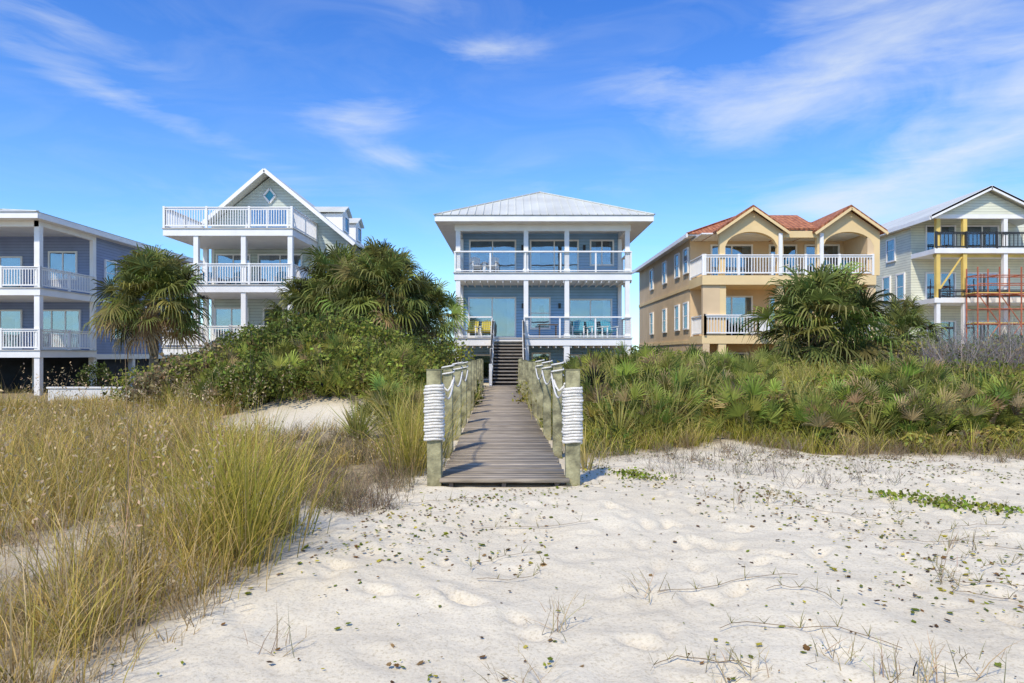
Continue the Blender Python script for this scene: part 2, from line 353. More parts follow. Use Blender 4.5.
for z in (5.02, 1.82): rail(rl, (-36, 35.03), (-24.25, 35.03), z, sp=.14); rail(rl, (-24.25, 35.1), (-24.25, 39.7), z, sp=.14)
window(H, 'F', 39.8, -26.9, -25.4, 6.0, 7.5, 2); window(H, 'F', 39.8, -31, -28.6, 5.1, 7.2, 2); window(H, 'F', 39.8, -34.5, -32.5, 5.1, 7.2, 2)
window(H, 'F', 39.8, -27.6, -25.2, 1.95, 4.1, 3, curt=.9); window(H, 'F', 39.8, -31, -28.6, 1.95, 4.1, 2, curt=.9)
for y in (41, 44.5, 48): window(H, 'R', -24.45, y, y+1.0, 5.8, 7.2, 1, 2); window(H, 'R', -24.45, y+.8, y+1.7, 2.6, 4.0, 1, 2)
H.done()

# ------------------------------------------------------------------ tan stucco house
H = Group('tan_stucco_beach_house', (14.5, 44, 0))
Wl = H('walls', TAN); x0, x1 = 10.07, 19.1
Wl.box(x0, x1, 38.6, 54, -.5, 8.2)
Wl.box(x0, x0+.35, 36.01, 38.6, -.5, 2.2); Wl.box(x1-.35, x1, 36.01, 38.6, -.5, 8.2)
Wl.box(x0, x0+.9, 36.02, 36.3, 2.6, 5.3)
Y = H('arches_and_trim', TANTRIM)
Y.box(x0-.06, x1+.06, 35.9, 38.59, 5.25, 5.74); Y.box(x0-.05, x1+.05, 36.0, 38.59, 2.15, 2.58)
Y.box(x0-.06, x0, 38.6, 54, 5.3, 5.5); Y.box(x0-.05, x0, 38.6, 54, 2.2, 2.4)
def gable_arch(xa, xb, peak, eave=7.95, y0=36.0, y1=36.3, leg=.3):
    n = 16; xm = (xa+xb)/2; oa, ob = xa+leg, xb-leg
    def top(x): return eave+.1+(peak-eave-.1)*(1-abs(x-xm)/((xb-xa)/2))
    def bot(x):
        u = (x-xm)/((ob-oa)/2); return 7.2+.85*math.sqrt(max(0, 1-u*u*.99))
    for i in range(n):
        a = oa+(ob-oa)*i/n; b = oa+(ob-oa)*(i+1)/n
        Y.prism([(a,y0,bot(a)),(b,y0,bot(b)),(b,y0,top(b)),(a,y0,top(a))], (0,y1-y0,0))
    Y.prism([(xa,y0,5.76),(oa,y0,5.76),(oa,y0,top(oa)),(xa,y0,eave+.1)], (0,y1-y0,0))
    Y.prism([(ob,y0,5.76),(xb,y0,5.76),(xb,y0,eave+.1),(ob,y0,top(ob))], (0,y1-y0,0))
gable_arch(10.95, 14.3, 9.2); gable_arch(16.1, 19.4, 9.2)
Y.box(14.3, 16.1, 36.02, 36.28, 7.75, 8.1)
for x in (11.1, 14.2, 16.2, 19.0): Y.box(x-.2, x+.2, 36.04, 36.4, 2.6, 5.24)
for x in (11.1, 14.2, 16.2, 19.0): Y.box(x-.2, x+.2, 36.04, 36.4, -.5, 2.14)
wc = H('white_columns', WHITE)
for x in (14.12, 16.28): wc.box(x-.09, x+.09, 35.85, 35.97, 5.76, 7.95)
tl = H('tile_roof', TILE)
hip(H, 'tile_roof', TILE, 9.6, 19.7, 37.4, 54.4, 8.2, 2.2)
for a, b in ((10.7, 14.55), (15.85, 19.65)):
    m = (a+b)/2
    tl.prism([(a,35.7,7.95),(m,35.7,9.28),(m,41.5,9.28),(a,41.5,7.95)], (0,0,.14)); tl.prism([(m,35.7,9.28),(b,35.7,7.95),(b,41.5,7.95),(m,41.5,9.28)], (0,0,.14))
    Y.beam((a, 35.66, 7.89), (m, 35.66, 9.22), .06, .13); Y.beam((m, 35.66, 9.22), (b, 35.66, 7.89), .06, .13)
tl.prism([(14.2,36.0,8.15),(16.2,36.0,8.15),(16.2,38.8,9.4),(14.2,38.8,9.4)], (0,0,.1))
H('soffits', WHITE).box(9.65, 19.6, 37.5, 54.3, 8.1, 8.18); H('soffits', WHITE).box(9.55, 9.63, 37.4, 54.3, 8.0, 8.22)
H('soffits', WHITE).box(10.1, 19.1, 36.32, 38.58, 7.98, 8.05)
rl = H('railings', WHITE)
rail(rl, (x0+.1, 35.95), (x1-.1, 35.95), 5.76, sp=.15); rail(rl, (x0, 36), (x0, 38.5), 5.76, sp=.15); rail(rl, (x0+.1, 35.95), (13.0, 35.95), 2.6, sp=.15)
rail(rl, (13.0, 35.95), (13.0, 34.6), 2.6); rail(rl, (x0+.1, 35.95), (x0+.1, 38.5), 2.6); rail(rl, (16.2, 35.95), (18.8, 35.95), 2.6)
for a, b in ((11.3, 13.5), (14.6, 16.0), (16.6, 18.4)): window(H, 'F', 38.6, a, b, 5.85, 7.7, 2, curt=.4); window(H, 'F', 38.6, a, b, 2.65, 4.8, 2, curt=.4)
window(H, 'F', 38.6, 11.5, 13.3, 0, 1.6, 2)
for y in (38.9, 41.0, 44.4, 48.5): window(H, 'L', x0, y, y+.9, 6.3, 7.6, 1, 2); window(H, 'L', x0, y, y+.9, 3.1, 4.5, 1, 2)
for y in (40, 45): window(H, 'L', x0, y, y+.9, .4, 1.4, 1)
H.done()
for x in (15, 17.2, 18.2): chair((x, 36.9, 5.76), .1, TEALC)

# ------------------------------------------------------------------ cream house under renovation
H = Group('cream_sided_beach_house', (29, 46, 0))
xa, xb = 26.0, 32.4; xm = 29.2
H('walls', CREAM).prism([(xa,44.5,-.5),(xb+6,44.5,-.5),(xb+6,44.5,10.0),(xb,44.5,10.2),(xm,44.5,11.4),(xa,44.5,10.0)], (0,13,0))
H('gable_panel', CREAM).prism([(xa+.2,42.0,10.2),(xb-.2,42.0,10.2),(xm,42.0,11.6)], (0,.2,0))
W = H('trim', WHITE)
for z in (8.1, 5.05, 1.9): W.box(xa, xb+3, 42, 44.48, z-.3, z); W.box(xa-.03, xb+3.03, 41.95, 42.0, z-.28, z+.03)
W.box(xa, xb, 42, 42.25, 9.95, 10.2)
for a, b in (((xa-.5, 9.95), (xm, 11.75)), ((xm, 11.75), (xb+.5, 9.95))):
    W.beam((a[0],41.55,a[1]), (b[0],41.55,b[1]), .1, .24)
    H('roof', METAL).prism([(a[0],41.5,a[1]),(b[0],41.5,b[1]),(b[0],57.5,b[1]),(a[0],57.5,a[1])], (0,0,.12))
W.box(xa-.55, xa-.45, 41.6, 57, 9.8, 10.05); W.box(xa-.45, xa, 44.5, 57, 9.85, 9.9)
yc = H('yellow_posts', YELLOW)
for x in (xa+.25, xa+1.9): 
    for z0, z1 in ((8.1, 9.95), (5.05, 7.8)): yc.box(x-.12, x+.12, 42.02, 42.26, z0, z1)
for x in (xa+.25,): yc.beam((x, 42.14, 5.4), (x+1.5, 42.14, 7.6), .08)
yc.box(xa+.1, xb, 42.27, 42.35, 7.6, 7.78)
for x in (xa+.2, xa+2, xb-2, xb-.2, xb+2):
    W.box(x-.12, x+.12, 42.3, 42.5, -.5, 1.6)
    if x > 30: W.box(x-.12, x+.12, 42.02, 42.26, 1.9, 4.75); W.box(x-.12, x+.12, 42.02, 42.26, 5.05, 7.8); W.box(x-.12, x+.12, 42.02, 42.26, 8.1, 9.95)
for x in (xa+.25, xa+1.9): W.box(x-.12, x+.12, 42.02, 42.26, 1.9, 4.75)
rail(H('black_railings', BLACK), (xa+.1, 42), (xb+3, 42), 8.1, 1.0, .25); rail(H('black_railings', BLACK), (xa+.3, 42), (xb+3, 42), 5.05, .5, .5)
for a, b in ((27, 28.8), (29.6, 31.6)):
    for z in (8.2, 5.15, 2.0): window(H, 'F', 44.5, a, b, z, z+1.7, 2)
for y in (46.3, 50): window(H, 'L', xa, y, y+.9, 8.0, 9.4, 1, 2)
for y in (45.2, 46.9, 50): window(H, 'L', xa, y, y+.8, 5.3, 6.9, 1, 2, fr=WHITE)
H.done()
S = Group('scaffolding', (29.5, 41, 0)); sm = S('frames', RUST)
for x in (27.7, 29.0, 30.3, 32.0):
    for y in (40.6, 41.6): sm.tube([(x, y, -.4), (x, y, 6.8)], .045, 6)
    for z in (1.6, 3.4, 5.2, 6.3): sm.tube([(x, 40.6, z), (x, 41.6, z)], .035, 6)
for z in (1.6, 3.4, 4.3, 5.2, 5.8, 6.3):
    for y in (40.6, 41.6): sm.tube([(27.7, y, z), (32.0, y, z)], .032, 6)
for i, x in enumerate((27.7, 29.0, 30.3)): sm.tube([(x, 40.6, 1.6), (x+1.3, 40.6, 3.4)], .03, 6); sm.tube([(x+1.3, 40.6, 3.4), (x, 40.6, 5.2)], .03, 6)
S('planks', YELLOW).box(27.6, 32.1, 40.7, 41.5, 3.45, 3.5); S('planks', YELLOW).box(27.6, 32.1, 40.7, 41.5, 5.25, 5.3)
S.done()

m = MB(); m.box(-20.6, -15.2, 30.3, 30.6, -.9, .05); m.box(-20.65, -15.15, 30.25, 30.65, .052, .13); m.make('low_concrete_wall', CONC, bevel=.02)

# ------------------------------------------------------------------ terrain
def vn(x, y, s=0):
    xi = np.floor(x); yi = np.floor(y); fx = x-xi; fy = y-yi; fx = fx*fx*(3-2*fx); fy = fy*fy*(3-2*fy)
    def h(a, b):
        v = np.sin(a*127.1+b*311.7+s*74.7)*43758.5453; return v-np.floor(v)
    return (h(xi,yi)*(1-fx)+h(xi+1,yi)*fx)*(1-fy)+(h(xi,yi+1)*(1-fx)+h(xi+1,yi+1)*fx)*fy
def fbm(x, y, s=0, o=4):
    t = 0; a = .5; n = 0
    for i in range(o): t = t+a*vn(x*2**i, y*2**i, s+i); n += a; a *= .5
    return t/n
def V1(x, y, s): return float(vn(np.array(x), np.array(y), s))
def ss(a, b, x):
    t = np.clip((x-a)/(b-a), 0, 1); return t*t*(3-2*t)
def walkc(y): return -.094-.0182*(y-8)
def HT(x, y):
    x = np.asarray(x, float); y = np.asarray(y, float); c = walkc(y)
    dl = ss(1.0, 2.8, c-x); dr = ss(1.0, 2.8, x-c); n = fbm(x*.35, y*.35)-.5
    far = 1-ss(25, 34, y)
    right = dr*(.62*ss(9.8, 16, y)+.2*ss(6, 16, x)*ss(13, 20, y)+.7*n*ss(9, 12, y))*far
    left = dl*(1.7*np.exp(-((x+6.0)/3.1)**2-((y-19.8)/3.3)**2)+.5*np.exp(-((x+3)/1.8)**2-((y-18.5)/4)**2)+.3*n*ss(3, 8, y)*far)
    low = -.5*ss(18, 28, y)*ss(8, 12, -x)
    cor = 1-(1-ss(1.0, 1.8, np.abs(x-c)))*ss(7.2, 8.2, y)*(1-ss(32, 34, y))
    und = (.16*(fbm(x*.55, y*.55, 3)-.5)+.05*(fbm(x*2.3, y*2.3, 9)-.5))*cor
    return right+left+low+und
def LEDGE(y): return np.interp(y, [2.4,3.5,4.5,5.5,6.5,7.2,9,14,20], [-2.1,-1.85,-1.8,-1.9,-2.1,-1.9,-1.35,-1.6,-1.6])
def REDGE(x): return np.interp(x, [.6,1.2,2.5,4,6,8,11,20], [8.9,10.2,10.6,10.9,10.4,10.0,9.8,10])
def VEG(x, y):
    w = (fbm(x*1.1, y*1.1, 5)-.5)
    l = ss(-.15, .35, LEDGE(y)-x+w*1.0)*ss(1.0, 2.5, y)
    r = np.maximum(ss(-.3, .7, y-REDGE(x)+w*1.6), ss(1.0, 1.8, y-REDGE(x)))*ss(.75, 1.2, x-walkc(y))
    patch = np.exp(-((x+4.3)/1.5)**2-((y-14.2)/1.3)**2)
    l = l*(1-np.clip(patch*1.7, 0, 1))
    return np.maximum(l, r)
def axis(a, b, st, far):
    mid = list(np.arange(a, b, st)); out = []; d = st; v = mid[-1]
    while v < far: d *= 1.13; v += d; out.append(v)
    inn = []; d = st; v = a
    while v > -far: d *= 1.13; v -= d; inn.append(v)
    return np.array(inn[::-1]+mid+out)
xs = axis(-7, 8.5, .04, 2500); ys = axis(1.5, 13, .04, 2500)
X, Yg = np.meshgrid(xs, ys); Z = HT(X, Yg)
def dent(fx, fy, a, s, amp, lw=.15, sw=.075):
    ix = np.searchsorted(xs, [fx-.6, fx+.6]); iy = np.searchsorted(ys, [fy-.6, fy+.6]); sl = (slice(*iy), slice(*ix))
    dx = X[sl]-fx; dy = Yg[sl]-fy; u = dx*math.cos(a)+dy*math.sin(a); v = -dx*math.sin(a)+dy*math.cos(a)
    r2 = (u/(lw*s))**2+(v/(sw*s))**2
    Z[sl] += (-.028*np.exp(-r2)+.012*np.exp(-(np.sqrt(r2)-1.6)**2*2.5))*amp
for i in range(460): dent(rng.uniform(-2.5, 7.5), rng.uniform(2.0, 10.5), rng.uniform(0, 3.14), rng.uniform(.6, 1.4), rng.uniform(.25, .8))
for t in range(13):
    fx, fy = rng.uniform(-1.5, 4.5), rng.uniform(2.3, 7); a = rng.uniform(.6, 2.5)
    for k in range(10):
        sd = .1*(1 if k % 2 else -1); dent(fx-math.sin(a)*sd, fy+math.cos(a)*sd, a, 1, rng.uniform(.9, 1.4), .13, .055); fx += math.cos(a)*.6; fy += math.sin(a)*.6; a += rng.normal(0, .08)
        if abs(fx-walkc(fy)) < 1.2 and fy > 7.2 or fy > 10: break
vg = VEG(X, Yg)*1.0
vg = vg*np.where((X < 0) & (Yg < 8), .45+.55*ss(.35, .6, fbm(X*1.6, Yg*1.6, 41)), 1)
ny, nx = X.shape
V = np.stack([X.ravel(), Yg.ravel(), Z.ravel()], 1)
idx = np.arange(ny*nx).reshape(ny, nx); F = np.stack([idx[:-1,:-1].ravel(), idx[:-1,1:].ravel(), idx[1:,1:].ravel(), idx[1:,:-1].ravel()], 1)
def qmesh(name, V, F, C, mat, smooth=False, parent=None):
    me = bpy.data.meshes.new(name); me.vertices.add(len(V)); me.vertices.foreach_set('co', np.ascontiguousarray(V, dtype=np.float32).ravel())
    me.loops.add(len(F)*4); me.loops.foreach_set('vertex_index', np.ascontiguousarray(F, dtype=np.int32).ravel())
    me.polygons.add(len(F)); me.polygons.foreach_set('loop_start', np.arange(len(F), dtype=np.int32)*4)
    if smooth: me.polygons.foreach_set('use_smooth', np.ones(len(F), dtype=bool))
    me.update(calc_edges=True)
    if C is not None:
        ca = me.color_attributes.new('Col', 'FLOAT_COLOR', 'POINT'); c4 = np.ones((len(V), 4), np.float32); c4[:, :3] = C; ca.data.foreach_set('color', c4.ravel())
    me.materials.append(mat); o = bpy.data.objects.new(name, me); COL.objects.link(o)
    if parent: o.parent = parent; o.matrix_parent_inverse = Matrix.Translation(-parent.location)
    return o
def sandmat():
    m, N, L, b = nm('dune_sand')
    tc = N.new('ShaderNodeTexCoord'); a = N.new('ShaderNodeAttribute'); a.attribute_name = 'Col'
    def noise(s, d=6): 
        n = N.new('ShaderNodeTexNoise'); n.inputs['Scale'].default_value = s; n.inputs['Detail'].default_value = d; L.new(tc.outputs['Object'], n.inputs['Vector']); return n
    n1 = noise(.9); r = N.new('ShaderNodeValToRGB'); r.color_ramp.elements[0].position = .3; r.color_ramp.elements[1].position = .7
    r.color_ramp.elements[0].color = (.66, .575, .415, 1); r.color_ramp.elements[1].color = (.76, .675, .50, 1); L.new(n1.outputs['Fac'], r.inputs[0])
    n3 = noise(55, 4); r3 = N.new('ShaderNodeValToRGB'); r3.color_ramp.elements[0].position = .28; r3.color_ramp.elements[1].position = .5
    r3.color_ramp.elements[0].color = (.76, .73, .67, 1); r3.color_ramp.elements[1].color = (1, 1, 1, 1); L.new(n3.outputs['Fac'], r3.inputs[0])
    mu = N.new('ShaderNodeMix'); mu.data_type = 'RGBA'; mu.blend_type = 'MULTIPLY'; mu.inputs[0].default_value = 1; L.new(r.outputs[0], mu.inputs[6]); L.new(r3.outputs[0], mu.inputs[7])
    n2 = noise(14, 8); r2 = N.new('ShaderNodeValToRGB'); r2.color_ramp.elements[0].position = .3; r2.color_ramp.elements[1].position = .7
    r2.color_ramp.elements[0].color = (.11, .075, .035, 1); r2.color_ramp.elements[1].color = (.36, .27, .15, 1); L.new(n2.outputs['Fac'], r2.inputs[0])
    mx = N.new('ShaderNodeMix'); mx.data_type = 'RGBA'; sp = N.new('ShaderNodeSeparateColor'); L.new(a.outputs['Color'], sp.inputs[0])
    L.new(sp.outputs[0], mx.inputs[0]); L.new(mu.outputs[2], mx.inputs[6]); L.new(r2.outputs[0], mx.inputs[7]); L.new(mx.outputs[2], b.inputs['Base Color'])
    b.inputs['Roughness'].default_value = .95; b.inputs['Specular IOR Level'].default_value = .05
    n4 = noise(9, 10); bp = N.new('ShaderNodeBump'); bp.inputs['Strength'].default_value = .6; bp.inputs['Distance'].default_value = .03
    L.new(n4.outputs['Fac'], bp.inputs['Height']); bp2 = N.new('ShaderNodeBump'); bp2.inputs['Strength'].default_value = .4; bp2.inputs['Distance'].default_value = .006
    n5 = noise(130, 3); L.new(n5.outputs['Fac'], bp2.inputs['Height']); L.new(bp.outputs['Normal'], bp2.inputs['Normal']); L.new(bp2.outputs['Normal'], b.inputs['Normal'])
    return m
vv = vg.ravel(); qmesh('sand_ground', V, F, np.stack([vv, vv, vv], 1)*.88, sandmat(), True)

# ------------------------------------------------------------------ vegetation helpers
class Acc:
    def __init__(s): s.V = []; s.F = []; s.C = []; s.n = 0
    def add(s, V, F, C): s.V.append(V); s.F.append(F+s.n); s.C.append(C); s.n += len(V)
    def make(s, name, mat, parent=None): return qmesh(name, np.concatenate(s.V), np.concatenate(s.F), np.concatenate(s.C), mat, parent=parent)
def ribbons(acc, rows, side, widths, col, tipcol=None):
    K = len(rows); N = len(rows[0]); V = np.zeros((N, K, 2, 3)); C = np.zeros((N, K, 2, 3))
    for k in range(K):
        w = np.asarray(widths[k]).reshape(-1, 1)*side*.5
        V[:, k, 0] = rows[k]-w; V[:, k, 1] = rows[k]+w
        cc = col if tipcol is None else col+(tipcol-col)*(k/(K-1))**1.5
        C[:, k, 0] = cc; C[:, k, 1] = cc
    base = (np.arange(N)*K*2)[:, None]; F = []
    for k in range(K-1): F.append(base+np.array([[2*k, 2*k+1, 2*k+3, 2*k+2]]))
    acc.add(V.reshape(-1, 3), np.concatenate(F), C.reshape(-1, 3))
def blades(acc, P, h, az, lean, curve, w, col, tip=None, K=5):
    N = len(P); rows = [P]; p = P.copy(); st = (h/(K-1))
    for k in range(1, K):
        th = lean+curve*((k-.5)/(K-1))**1.4
        p = p+np.stack([np.sin(th)*np.cos(az), np.sin(th)*np.sin(az), np.cos(th)], 1)*st[:, None]; rows.append(p)
    sa = rng.uniform(0, 6.28, N); side = np.stack([np.cos(sa), np.sin(sa), np.zeros(N)], 1)
    ws = [w*(1-(k/(K-1))**2.2*.93) for k in range(K)]
    ribbons(acc, rows, side, ws, col, tip); return p
def nrm(a): return a/np.maximum(1e-9, np.linalg.norm(a, axis=-1, keepdims=True))
def leaves(acc, P, size, col, asp=.5, up=0.0):
    N = len(P); a = nrm(rng.normal(size=(N, 3))+np.array([0, 0, up])); b = nrm(np.cross(a, rng.normal(size=(N, 3))))
    s = np.asarray(size).reshape(-1, 1)
    V = np.stack([P-a*s*.5, P+b*s*asp*.5, P+a*s*.5, P-b*s*asp*.5], 1).reshape(-1, 3)
    acc.add(V, np.arange(N*4).reshape(N, 4), np.repeat(col, 4, 0))
def jit(col, N, s=.2): 
    c = np.tile(np.array(col, float), (N, 1)); return np.clip(c*(1+rng.normal(0, s, (N, 1)))*(1+rng.normal(0, s*.3, (N, 3))), .004, 1)
def fans(acc, O, D, size, col, n=20, spread=1.9, droop=.25, lw=.11, roll=None):
    L = len(O); D = nrm(D); up = np.tile([0., 0, 1], (L, 1)); T = nrm(np.cross(D, up)+1e-6); Nn = np.cross(T, D)
    if roll is None: roll = rng.normal(0, .6, L)
    T = T*np.cos(roll)[:, None]+Nn*np.sin(roll)[:, None]; Nn = np.cross(T, D)
    a = np.linspace(-spread, spread, n)
    dirs = np.cos(a)[None, :, None]*D[:, None]+np.sin(a)[None, :, None]*T[:, None]
    side = -np.sin(a)[None, :, None]*D[:, None]+np.cos(a)[None, :, None]*T[:, None]
    s = size[:, None, None]*(1-.25*np.abs(a/spread))[None, :, None]*rng.uniform(.8, 1.12, (L, n, 1))
    Ob = np.repeat(O[:, None], n, 1); cup = Nn[:, None]*.1*s
    dr = np.array([0, 0, -1.])*s*droop*rng.uniform(.3, 1.7, (L, n, 1))
    rows = [Ob, Ob+dirs*s*.45+cup, Ob+dirs*s*.8+cup+dr*.4, Ob+dirs*s+dr*1.2]
    rows = [r.reshape(-1, 3) for r in rows]; sz = s.reshape(-1)
    C = np.repeat(col, n, 0)*rng.uniform(.75, 1.25, (L*n, 1))
    side = nrm(side.reshape(-1, 3)+rng.normal(0, .3, (L*n, 3)))
    ribbons(acc, rows, side, [sz*.02, sz*lw, sz*lw*.7, sz*.01], C, C*1.3+.015)
def palm(name, x, y, zc, r, nl=60, trunk=.16, zb=None):
    zb = float(HT(x, y))-.15 if zb is None else zb
    G = empty(name, (x, y, zb)); t = MB(); pts = []; rr = []
    for i in range(14):
        k = i/13; pts.append((x+.12*math.sin(k*2), y, zb+(zc-zb)*k)); rr.append(trunk*(1.25-.3*k+.08*(i % 2)))
    t.tube(pts, rr, 10); t.make('trunk', TRUNK, G, True)
    tb = MB()
    for i in range(50):
        k = R.uniform(.45, 1); a = R.uniform(0, 6.28); z = zb+(zc-zb)*k
        tb.beam((x+.1*math.cos(a), y+.1*math.sin(a), z), (x+.3*math.cos(a), y+.3*math.sin(a), z+.28), .07, .03)
    tb.make('leaf_boots', TRUNK, G)
    A = Acc(); i = np.arange(nl); az = i*2.39996+rng.uniform(0, .5, nl); el = np.radians(np.interp(i/nl, [0, .25, 1], [-60, -20, 85]))+rng.normal(0, .16, nl)
    d = np.stack([np.cos(el)*np.cos(az), np.cos(el)*np.sin(az), np.sin(el)], 1); c = np.array([x+.1, y, zc])
    ext = rng.uniform(.34, .78, nl)[:, None]*r; O = c+d*ext; O[:, 2] -= (r*.06*np.cos(el))
    dead = (i/nl < .16)[:, None]; col = np.where(dead, jit((.32, .23, .11), nl, .2), jit((.15, .165, .038), nl, .35))
    Dd = d+rng.normal(0, .25, (nl, 3)); Dd[:, 2] -= .1*np.cos(el); fans(A, O, Dd, rng.uniform(.32, .5, nl)*r, col, 22, 2.0, .25, .07)
    sd = nrm(np.cross(d, rng.normal(size=(nl, 3)))); ribbons(A, [np.repeat(c[None], nl, 0), O], sd, [np.full(nl, .05), np.full(nl, .03)], col*1.3)
    A.make('crown_fronds', LEAF, G)
palm('palm_tree', -16.1, 30.5, 4.0, 2.5, 150)
palm('palm_tree', -7.6, 30, 4.2, 2.25, 135); palm('palm_tree', -5.5, 28.8, 4.15, 2.3, 140); palm('palm_tree', -4.0, 30, 3.2, 2.0, 110); palm('palm_tree', -6.6, 31, 4.8, 1.9, 100)
palm('palm_tree', -9.0, 29.5, 3.1, 1.8, 90)
palm('palm_tree', 9.7, 21.5, 2.4, 2.2, 150, .2)
palm('palm_tree', 16.0, 28, 2.3, 1.7, 80)

# ------------------------------------------------------------------ shrubs
def bush(A, x, y, r, h, col, n, ls=.07, T=None):
    z0 = float(HT(x, y)); u = rng.uniform(0, 6.28, n); v = np.arccos(rng.uniform(-.25, 1, n))
    d = np.stack([np.sin(v)*np.cos(u), np.sin(v)*np.sin(u), np.cos(v)], 1)
    sx = rng.uniform(0, 50); lump = .62+.7*fbm(d[:, 0]*2.2+sx, d[:, 1]*2.2+d[:, 2]*1.7+sx, 2, 3)
    k = (rng.uniform(.5, 1.06, n)**.45)*lump
    P = np.array([x, y, z0+h*.25])+d*k[:, None]*np.array([r, r, h*.8])
    leaf_shade = (.5+.7*k*np.clip(.5+d[:, 2]*.6, .3, 1.1))[:, None]  # occlusion shade put into leaf colour: inner and lower leaves darker
    leaves(A, P, rng.uniform(.7, 1.4, n)*ls, jit(col, n, .3)*leaf_shade, .58, .3)
    m = max(5, n//60); ta = rng.uniform(0, 6.28, m); tw = rng.uniform(.02, 1.1, m)
    blades(T if T is not None else A, np.tile([x, y, z0], (m, 1))+rng.normal(0, r*.15, (m, 3))*[1, 1, 0], np.full(m, h*1.2)*rng.uniform(.8, 1.15, m), ta, tw*.7, rng.uniform(0, .4, m), np.full(m, .012), jit((.24, .18, .12), m, .2), K=4)
G1 = (.135, .158, .030); G2 = (.22, .235, .040); G3 = (.078, .100, .024); G4 = (.32, .28, .06); GG = (.25, .19, .09); GB = (.26, .165, .075)
def ok(x, y): return float(VEG(np.array(x), np.array(y))) > .55
S = Acc(); FN = Acc(); GR = Acc()
def grass_clump(A, x, y, h, nb, spread=.12, pal=None, w=.008, lean=.55):
    z = float(HT(x, y)); P = np.zeros((nb, 3)); rr = np.abs(rng.normal(0, spread, nb)); a = rng.uniform(0, 6.28, nb)
    P[:, 0] = x+rr*np.cos(a); P[:, 1] = y+rr*np.sin(a); P[:, 2] = z-.03
    pi = rng.integers(0, len(pal), nb) if R.random() < .55 else np.full(nb, R.randrange(len(pal))); base = np.array(pal)[pi]*(1+rng.normal(0, .22, (nb, 1))); base = np.clip(base, .01, 1)
    az = a+rng.normal(0, .6, nb); wind = .1
    blades(A, P, h*rng.uniform(.4, 1.1, nb), az, np.abs(rng.normal(.16, .16, nb)), np.abs(rng.normal(lean, .5, nb))+wind, np.full(nb, w)*rng.uniform(.7, 1.4, nb), base*.85, base*1.2+np.array([.06, .04, .01]))
YG = [(.38, .35, .055), (.25, .27, .042), (.52, .41, .14)]
def palmetto(x, y, s, col=(.20, .225, .04), n=13):
    z = float(HT(x, y)); az = rng.uniform(0, 6.28, n); el = np.radians(rng.uniform(20, 88, n))
    d = np.stack([np.cos(el)*np.cos(az), np.cos(el)*np.sin(az), np.sin(el)], 1); O = np.array([x, y, z])+d*s*rng.uniform(.4, .8, (n, 1))
    D = d.copy(); D[:, 2] += .3; c = jit(col, n, .3); dd = rng.random(n) < .2; c[dd] = jit((.34, .24, .11), int(dd.sum()), .2)
    fans(FN, O, D, rng.uniform(.32, .48, n)*s, c, 16, 1.35, .08, .075)
    ribbons(FN, [np.tile([x, y, z-.05], (n, 1)).astype(float), O], nrm(rng.normal(size=(n, 3))), [np.full(n, .018)]*2, jit((.20, .20, .06), n))
def yucca(x, y, s, col=(.26, .275, .06), n=60):
    z = float(HT(x, y)); az = rng.uniform(0, 6.28, n)
    blades(FN, np.tile([x, y, z+.05], (n, 1)).astype(float), rng.uniform(.6, 1.05, n)*s, az, rng.uniform(.05, 1.2, n), rng.uniform(.0, .35, n), np.full(n, .028), jit(col, n, .25), jit((.50, .43, .14), n, .2), K=4)
cnt = 0
while cnt < 400:
    y = rng.uniform(10.4, 30); f = rng.uniform(0, 1); f = f if rng.random() < .65 else .55+.45*f; x = walkc(y)+1.35+f*(y*.80+1.5)
    if not ok(x, y-.2): continue
    t = rng.random(); cnt += 1; back = ss(12.5, 19, y)
    if y < 12.2: r, h = rng.uniform(.25, .5), rng.uniform(.2, .42)
    elif y < 17: r, h = rng.uniform(.4, .85), rng.uniform(.35, .75)
    else: r, h = rng.uniform(.5, 1.05), rng.uniform(.45, .95)+.25*back*ss(8, 14, x)
    patch = V1(x*.4, y*.5, 4)
    col = [G3, G1, G2, G1, GG, G4, GB][min(6, int((patch*.6+t*.4)*7.4))]
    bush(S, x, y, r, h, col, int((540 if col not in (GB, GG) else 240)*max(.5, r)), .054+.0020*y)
for i in range(900):
    y = rng.uniform(10.1, 19); x = walkc(y)+1.2+rng.uniform(0, 1)*(y*.8)
    if not ok(x, y): continue
    p = V1(x*.45, y*.5, 8)
    if p > .40 or y < 11.6: grass_clump(GR, x, y, (rng.uniform(.5, 1.0) if y > 12.5 else rng.uniform(.3, .6)), 52, .16, YG, .011, .7)
    elif x < 9: (palmetto if rng.random() < .5 else yucca)(x, y, rng.uniform(.65, 1.05))
for i in range(85):
    y = rng.uniform(11.2, 17); x = rng.uniform(1.4, 5.5)
    if ok(x, y): (palmetto if rng.random() < .45 else yucca)(x, y, rng.uniform(.75, 1.1))
for i in range(26):
    y = rng.uniform(9.0, 26); x = walkc(y)+rng.uniform(1.0, 1.5); grass_clump(GR, x, y, rng.uniform(.6, 1.05), 60, .13, YG, .01)
    y = rng.uniform(9.0, 26); x = walkc(y)-rng.uniform(1.0, 1.5); grass_clump(GR, x, y, rng.uniform(.6, 1.05), 60, .13, YG, .01)
